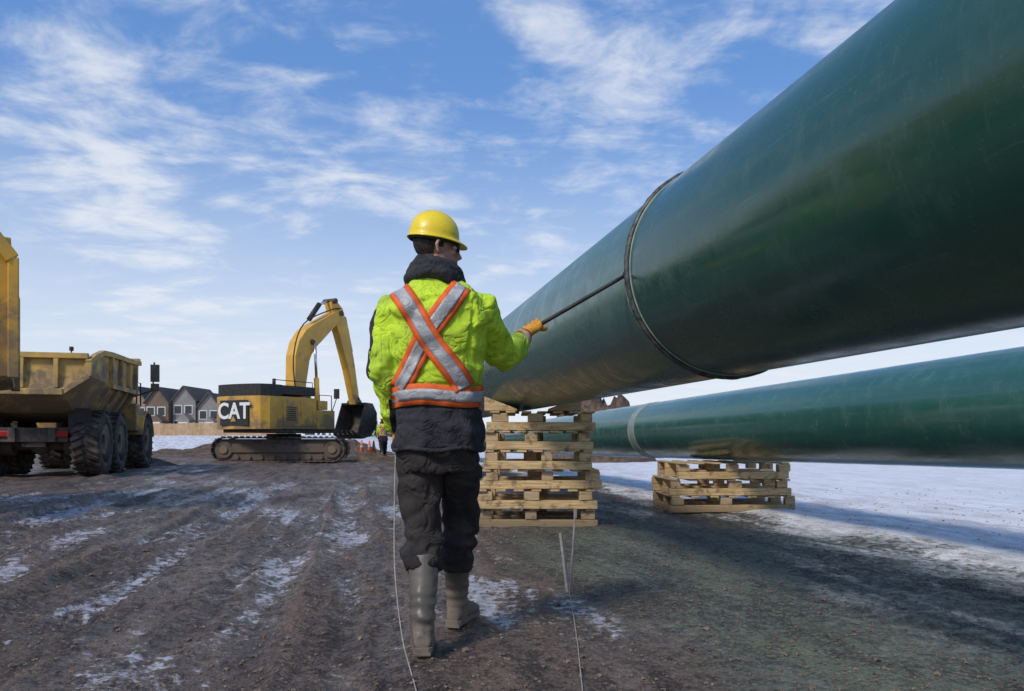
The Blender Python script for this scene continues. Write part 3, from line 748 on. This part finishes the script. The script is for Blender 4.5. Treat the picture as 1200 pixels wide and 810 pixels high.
mb.box((.0,0,1.32),(4.4,2.7,.22),2)
cw=[(-2.3,-1.45)]+[(-2.55-.30*math.cos(a),1.30*math.sin(a)) for a in np.linspace(-1.3,1.3,9)]+[(-2.3,1.45),(-1.6,1.45),(-1.6,-1.45)]
mb.prism(cw,1.35,2.72,'z'); 
cw2=[(x*.985,y*.97) for x,y in cw]; mb.prism(cw2,2.723,3.22,'z',1)
mb.box((-.55,-.98,2.05),(2.1,.92,1.36)); mb.box((-.55,.98,2.05),(2.1,.92,1.36)); mb.box((-.5,0,2.15),(2.1,1.0,1.5))
mb.box((-.55,0,3.02),(2.08,2.75,.38),1)
mb.box((1.15,-.98,1.80),(1.2,.85,.85)); mb.box((1.0,-.98,2.45),(.6,.8,.4),0)
for x in(-1.08,-.02): mb.box((x,-1.445,2.05),(.92,.03,1.1))
for k in range(7): mb.box((-1.08,-1.466,1.75+k*.09),(.6,.012,.035),1)
mb.obj('engine_house',[yelc,blk,steel],up,bevel=.03)
mb=MB()
mb.prism([(.75,1.43),(.75,3.1),(1.0,3.28),(2.0,3.28),(2.45,2.6),(2.5,1.43)],.42,1.42,'y'); mb.obj('cab',[yelc],up,bevel=.04)
mb=MB(); 
for yy in(.40,1.44): mb.prism([(.9,2.15),(.9,3.05),(1.1,3.18),(1.95,3.18),(2.32,2.55),(2.35,2.15)],yy-.015,yy+.015,'y')
mb.box((2.31,.92,2.80),(.04,.86,.80),rot=(0,-.55,0)); mb.box((2.50,.92,2.1),(.03,.85,.8))
mb.obj('cab_glass',[glass],up)
mb=MB(); mb.tube([(-2.0,-1.3,3.2),(-2.0,-1.3,3.42),(.4,-1.3,3.42),(.4,-1.3,3.2)],.018,8); mb.tube([(.8,-1.35,2.2),(.8,-1.35,2.9),(1.6,-1.35,2.9),(1.6,-1.35,2.2)],.022,8)
mb.cyl((-1.0,-.4,3.2),(-1.0,-.4,3.55),.07); mb.box((1.8,-1.48,3.0),(.06,.28,.45)); mb.tube([(1.7,-1.3,2.2),(1.8,-1.48,2.8)],.02,8)
mb.obj('handrails_and_exhaust',[blk],up)
pan=MB(); pan.box((-2.862,0,2.02),(.012,1.6,1.05)); pan.obj('rear_panel',[blk],up)
cu=bpy.data.curves.new('letters','FONT'); cu.body='CAT'; cu.size=.92; cu.extrude=.01; cu.align_x='CENTER'; cu.align_y='CENTER'; cu.offset=.022
to=bpy.data.objects.new('rear_lettering_tmp',cu); COL.objects.link(to)
dg=bpy.context.evaluated_depsgraph_get(); tm=bpy.data.meshes.new_from_object(to.evaluated_get(dg)); bpy.data.objects.remove(to)
tm.materials.clear(); tm.materials.append(white)
to=bpy.data.objects.new('rear_lettering',tm); COL.objects.link(to); to.parent=up
Mx=Matrix(((0,0,-1),(-1,0,0),(0,1,0))).to_4x4(); Mx.translation=(-2.885,0,2.07); to.matrix_local=Mx
tb=MB(); tb.prism([(-.16,1.66),(.16,1.66),(0,1.92)],-2.905,-2.899,'x'); tb.obj('rear_triangle_mark',[yelc],up)
def SM(s,z): return (.75+(s-.75)*1.15, z*(1.0+.08*min(1,max(0,(z-2)/3))))
def boxpath(mb,pts,ths,wd,mi=0,yc=0):
    P=[V((p[0],0,p[1])) for p in pts]; R=[]
    for i,p in enumerate(P):
        t=(P[min(i+1,len(P)-1)]-P[max(0,i-1)]).normalized(); nn=V((-t.z,0,t.x)); h=ths[i]/2; w_=wd/2
        R.append([p+nn*h+V((0,yc-w_,0)),p+nn*h+V((0,yc+w_,0)),p-nn*h+V((0,yc+w_,0)),p-nn*h+V((0,yc-w_,0))])
    mb.loft(R,mi,False)
mb=MB()
bp=[(.85,1.95),(.75,3.3),(.86,4.35),(1.02,4.75),(1.35,5.15),(1.75,5.45),(3.2,6.5)]
boxpath(mb,[SM(*p) for p in bp],[.40,.70,.92,.98,.98,.90,.42],.60)
sp=[(2.75,7.00),(3.05,6.55),(3.45,5.7),(3.95,4.2),(4.35,2.65)]
boxpath(mb,[SM(*q) for q in sp],[.34,.80,.76,.52,.32],.42)
for c0 in((.85,1.95),(3.15,6.48),(2.77,6.98),(4.33,2.7),(1.4,5.0)):
    c_=SM(*c0); mb.cyl((c_[0],-.38,c_[1]),(c_[0],.38,c_[1]),.13,n=16,mi=1)
mb.obj('boom_and_stick',[yelc,steel],up,bevel=.02)
mb=MB()
def S3(s,y,z): q=SM(s,z); return (q[0],y,q[1])
for s in(-1,1):
    mb.cyl(S3(1.6,s*.44,1.75),S3(1.5,s*.44,3.6),.12,n=16,mi=0); mb.cyl(S3(1.5,s*.44,3.6),S3(1.42,s*.44,4.95),.065,n=12,mi=1)
mb.cyl(S3(1.5,0,6.0),S3(2.1,0,6.75),.12,n=16,mi=2); mb.cyl(S3(2.1,0,6.75),S3(2.75,0,7.02),.065,n=12,mi=1)
mb.cyl(S3(3.65,0,6.4),S3(4.1,0,4.9),.10,n=16,mi=2); mb.cyl(S3(4.1,0,4.9),S3(4.55,0,3.15),.055,n=12,mi=1)
mb.tube(smoothpath([V(S3(.45,-.3,3.0)),V(S3(.35,-.3,4.4)),V(S3(.9,-.3,5.7)),V(S3(2.4,-.3,6.5)),V(S3(3.1,-.3,6.7))],6),.03,8,mi=2)
bx=SM(4.35,2.7)[0]-4.28
for s in(-.2,.2): mb.beam((4.28+bx,s,3.0),(4.62+bx,s,2.55),.07,.14,2)
mb.obj('hydraulic_cylinders',[yelc,chrome,blk],up)
mb=MB()
bo=[(4.20,2.75),(4.75,2.72),(5.10,2.25),(5.05,1.60),(4.65,1.10),(4.00,.95),(3.55,1.15)]
bi=[(4.28,2.63),(4.68,2.62),(5.00,2.22),(4.95,1.68),(4.58,1.22),(4.02,1.08),(3.65,1.25)]
bo=[(x+bx,z) for x,z in bo]; bi=[(x+bx,z) for x,z in bi]
mb.prism(bo+bi[::-1],-.72,.72,'y')
for s in(-1,1): mb.prism(bo,s*.72,s*.77,'y')
for k in range(5): y=-.62+1.24*k/4; mb.beam((3.63+bx,y,1.17),(3.30+bx,y,1.34),.12,.07)
mb.obj('bucket',[steel],up,bevel=.01)
# ------------------------------------------------------------------ background : houses, fence, trees, dirt
def siding(n,c): return pmat(n,c,tuple(k*.8 for k in c),scale=1,rough=.8,bs=.2,bscale=6)
sidings=[siding('siding_tan',(.30,.23,.16)),siding('siding_brown',(.16,.11,.08)),siding('siding_grey',(.24,.23,.22)),siding('siding_beige',(.36,.29,.21))]
roofm=pmat('shingle_roof',(.07,.06,.055),(.11,.09,.08),scale=3,rough=.9,bs=.4,bscale=10)
trim=pmat('white_trim',(.7,.68,.64),(.6,.58,.55),rough=.6,bs=0)
def house(x,y,w_,d,hw,hr,mt):
    root=empty('townhouse',(x,y,1.15),(0,0,random.uniform(-.05,.05)))
    mb=MB(); mb.box((0,0,hw/2),(w_,d,hw)); mb.prism([(-w_/2,hw),(w_/2,hw),(0,hw+hr)],-d/2,d/2,'y')
    mb.box((w_*.22,-d/2-1,hw*.24),(w_*.5,2,hw*.48)); mb.prism([(-.02*w_,hw*.48),(.47*w_,hw*.48),(w_*.22,hw*.48+.9)],-d/2-2,-d/2,'y'); mb.obj('walls',[mt],root)
    mb=MB()
    for s in(-1,1):
        a=math.atan2(hr,w_/2); Ls=math.hypot(hr,w_/2)+.3
        mb.box((s*(w_/4+.10),0,hw+hr/2-.02),(Ls,d+.8,.15),rot=(0,s*a,0))
    mb.obj('roof',[roofm],root)
    wn=[(-w_*.26,hw*.35),(-w_*.26,hw*.75),(w_*.2,hw*.75)]
    mb=MB()
    for xx,zz in wn: mb.box((xx,-d/2-.03,zz),(1.25,.06,1.4))
    mb.box((w_*.22,-d/2-2.03,1.2),(w_*.38,.06,2.2)); mb.obj('window_trim',[trim],root)
    mb=MB()
    for xx,zz in wn: mb.box((xx,-d/2-.06,zz),(1.0,.06,1.15))
    mb.obj('window_glass',[glass],root)
for i in range(18):
    house(-38.0-i*3.7,122+random.uniform(-1.5,1.5)+i*.5,3.5,9,5.3+random.uniform(-.3,.4)-(.6 if i<3 else 0),2.0+random.uniform(0,.5),sidings[(i*3+i//3)%4])
fencem=pmat('fence_wood',(.50,.34,.20),(.38,.25,.14),scale=2,rough=.8)
mb=MB()
for i in range(430):
    x=-85+i*.14; mb.box((x,84,GZ(x,84)+.62),(.12,.03,1.35+random.uniform(-.03,.03)))
mb.obj('wooden_fence',[fencem])
def pile(name,x,y,rx,ry,h,seed,mt=None):
    n=34;vs=[];fs=[]
    for i in range(n+1):
        for j in range(n+1):
            a=-1+2*i/n;b_=-1+2*j/n; d=math.hypot(a,b_); k=max(0,1-d)**.8
            p=V((a*3+seed,b_*3,seed)); z=h*k*(1+.7*noise.noise(p)+.35*noise.noise(p*3)+.2*noise.noise(p*8))
            vs.append((x+a*rx,y+b_*ry,GZ(x+a*rx,y+b_*ry)-.05+z))
    for i in range(n):
        for j in range(n): a=i*(n+1)+j; fs.append((a,a+1,a+n+2,a+n+1))
    mb=MB(); mb.add(vs,fs,0,True); return mb.obj(name,[mt or dirt])
pile('dirt_pile',3.2,31,2.4,2.2,3.3,1.3)
pile('dirt_pile',-15.5,40,5,3,.45,4.2); pile('dirt_pile',-9.5,46,3,2,.8,8.9); pile('dirt_pile',-6.1,34,1.5,1.2,.40,2.2)
pile('dirt_pile',-13.4,27,2.4,1.2,.35,5.5)
bark=pmat('bark',(.08,.055,.04)); need=pmat('conifer_needles',(.028,.05,.025),(.05,.075,.035),scale=3,rough=.8)
def conifer(x,y,h):
    root=empty('spruce_tree',(x,y,GZ(x,y)-.1)); mb=MB(); mb.tube([(0,0,0),(0,0,h)],[h*.022,.01],8); mb.obj('trunk',[bark],root)
    mb=MB()
    for k in range(34):
        z=h*(.12+.86*k/34); R=h*.20*(1-z/h)+.08
        for j in range(10):
            a=random.uniform(0,6.28); L_=R*random.uniform(.6,1.15); d=V((math.cos(a),math.sin(a),-.25)); s=V((-d.y,d.x,0))*(L_*.22)
            p=V((0,0,z+random.uniform(-.1,.1)))
            for t in(.3,.6,.85):
                c_=p+d*L_*t; w_=(1.15-t)
                mb.add([c_-s*w_,c_+d*L_*.3+V((0,0,random.uniform(-.1,.05))),c_+s*w_,c_-d*L_*.15+V((0,0,.06))],[(0,1,2,3)],0)
    mb.obj('foliage',[need],root)
for px_,h in((433,3.8),(441,2.9),(461,4.2),(421,2.2),(470,3.4)):
    conifer((px_-600)/F*95,95,h)
mb=MB()
for i in range(2600):
    x=random.uniform(-420,420); y=random.uniform(330,380); z=random.uniform(0,1)**1.4*(5+4*noise.noise(V((x*.02,0,0)))+2*noise.noise(V((x*.11,4,0)))); s=random.uniform(.8,2)
    c_=V((x,y,z)); a=random.uniform(0,3.14)
    mb.add([c_+V((math.cos(a)*s,math.sin(a)*s,-s*.6)),c_+V((-math.cos(a)*s,-math.sin(a)*s,-s*.5)),c_+V((0,0,s*1.1))],[(0,1,2)],0)
mb.obj('distant_tree_line',[pmat('distant_trees',(.05,.055,.055),(.08,.08,.08),scale=.1,rough=.9,bs=0)])
wx,wy=(449-600)/F*34,34
w2=empty('construction_worker',(wx,wy,GZ(wx,wy)),(0,0,math.radians(10)))
for ch in list(man.children):
    c_=ch.copy(); COL.objects.link(c_); c_.parent=w2
def cone(x,y):
    root=empty('traffic_cone',(x,y,GZ(x,y)+.02)); mb=MB(); mb.box((0,0,.02),(.4,.4,.04)); mb.tube([(0,0,.04),(0,0,.8)],[.15,.03],16); mb.obj('cone_body',[orange],root)
    mb=MB(); mb.tube([(0,0,.4),(0,0,.52)],[.102,.083],16); mb.obj('reflective_band',[silver],root)
for px_,yy in((424,41),(433,44),(438,38)): cone((px_-600)/F*yy,yy)
# mud clods and stones : one object
mb=MB(); cl_=[]
for i in range(9000):
    y=2.6+11*random.random()**1.2; x=random.uniform(-.72,.72)*y
    uu=DU*x+DV*y
    if uu>4.0 and random.random()<.85: continue
    s=random.uniform(.003,.010)*(1+.05*y)*(1.8 if random.random()<.05 else 1)
    M=Matrix.Rotation(random.uniform(0,6),4,'Z')
    base=[(1,0,0),(-1,0,0),(0,1,0),(0,-1,0),(0,0,.8),(.6,.6,.45),(-.6,.6,.5),(.6,-.6,.4),(-.6,-.6,.5)]
    cl_.append(([M@(V(v)*s*random.uniform(.7,1.25)) for v in base],x,y,s))
cz=gz(np.array([c_[1] for c_ in cl_]),np.array([c_[2] for c_ in cl_]))
for (vs,x,y,s),z in zip(cl_,cz):
    mb.add([v+V((x,y,z+s*.1)) for v in vs],[(4,0,5),(4,5,2),(4,2,6),(4,6,1),(4,1,8),(4,8,3),(4,3,7),(4,7,0)],0,True)
mb.obj('mud_clods',[pmat('clod_mud',(.09,.065,.05),(.23,.17,.135),scale=9,rough=.9,bs=.5,bscale=80)])
# ------------------------------------------------------------------ world
W=bpy.data.worlds.new('World'); S.world=W; W.use_nodes=True; nt=W.node_tree
bg=nt.nodes['Background']; 
az=math.radians(218); el=math.radians(43)
sky=nt.nodes.new('ShaderNodeTexSky'); sky.sky_type='NISHITA'; sky.sun_disc=False; sky.sun_elevation=el; sky.sun_rotation=az
sky.air_density=1.0; sky.dust_density=.6; sky.ozone_density=2.0
tc=nt.nodes.new('ShaderNodeTexCoord'); G=tc.outputs['Generated']; gx,gy,gz_=sep(nt,G)
zz=M_(nt,'ADD',M_(nt,'MAXIMUM',gz_,0.0),.12)
cp=comb(nt,M_(nt,'DIVIDE',gx,zz),M_(nt,'DIVIDE',gy,zz),0.0)
n1=nz(nt,cp,.7,3,.60,.3); n2=nz(nt,cp,5.2,5,.60,.35)
mp=nt.nodes.new('ShaderNodeMapping'); mp.inputs['Rotation'].default_value=(0,0,.5); mp.inputs['Scale'].default_value=(.8,1.5,1); nt.links.new(cp,mp.inputs[0])
n3=nz(nt,mp.outputs[0],1.6,7,.62,.7)
def blob(px_,py_,deg,k):
    d=V(((px_-600)/F,1,(515-py_)/F)).normalized()
    n=nt.nodes.new('ShaderNodeVectorMath'); n.operation='DOT_PRODUCT'; nt.links.new(G,n.inputs[0]); n.inputs[1].default_value=d
    return sstep(nt,n.outputs['Value'],math.cos(math.radians(deg)),math.cos(math.radians(deg*.15)),0,k)
cl=M_(nt,'ADD',M_(nt,'MULTIPLY',n3,.47),M_(nt,'ADD',M_(nt,'MULTIPLY',n1,.13),M_(nt,'MULTIPLY',n2,.40)))
for bl in (blob(210,50,10,.05),blob(90,140,9,.04),blob(320,160,8,.05),blob(840,110,13,.03),blob(700,90,9,.02),blob(140,195,5,.08),blob(360,40,7,-.03),blob(480,185,7,.04),blob(600,50,8,-.03),blob(180,290,6,.05)):
    cl=M_(nt,'ADD',cl,bl)
cm=sstep(nt,cl,.485,.69,0,.80)
hz=sstep(nt,gz_,-.02,.42,.95,0.0)
hzn=M_(nt,'MULTIPLY',hz,sstep(nt,n3,.25,.6,.88,1.0))
hs=nt.nodes.new('ShaderNodeHueSaturation'); hs.inputs['Saturation'].default_value=1.15; hs.inputs['Value'].default_value=1.75; nt.links.new(sky.outputs[0],hs.inputs['Color'])
skc=mix(nt,.6,hs.outputs[0],(1.25,2.85,6.7))
c=mix(nt,hzn,skc,(8.1,8.6,9.3))
c=mix(nt,cm,c,(8.4,8.7,9.2))
nt.links.new(c,bg.inputs['Color']); bg.inputs['Strength'].default_value=.10
sl=bpy.data.lights.new('sun','SUN'); sl.energy=2.6; sl.angle=math.radians(11); sl.color=(1,.91,.78)
so=bpy.data.objects.new('sun',sl); COL.objects.link(so)
sdv=V((math.sin(az)*math.cos(el),math.cos(az)*math.cos(el),math.sin(el)))
so.rotation_euler=sdv.to_track_quat('Z','Y').to_euler(); so.location=sdv*50
cam=bpy.data.cameras.new('camera'); cam.lens=28; cam.sensor_width=36; cam.shift_y=110/1200; cam.clip_end=4000; cam.clip_start=.05
cob=bpy.data.objects.new('camera',cam); COL.objects.link(cob); cob.location=(0,0,H); cob.rotation_euler=(math.radians(90),0,0); S.camera=cob
S.view_settings.view_transform='Standard'; S.view_settings.look='None'; S.view_settings.exposure=0
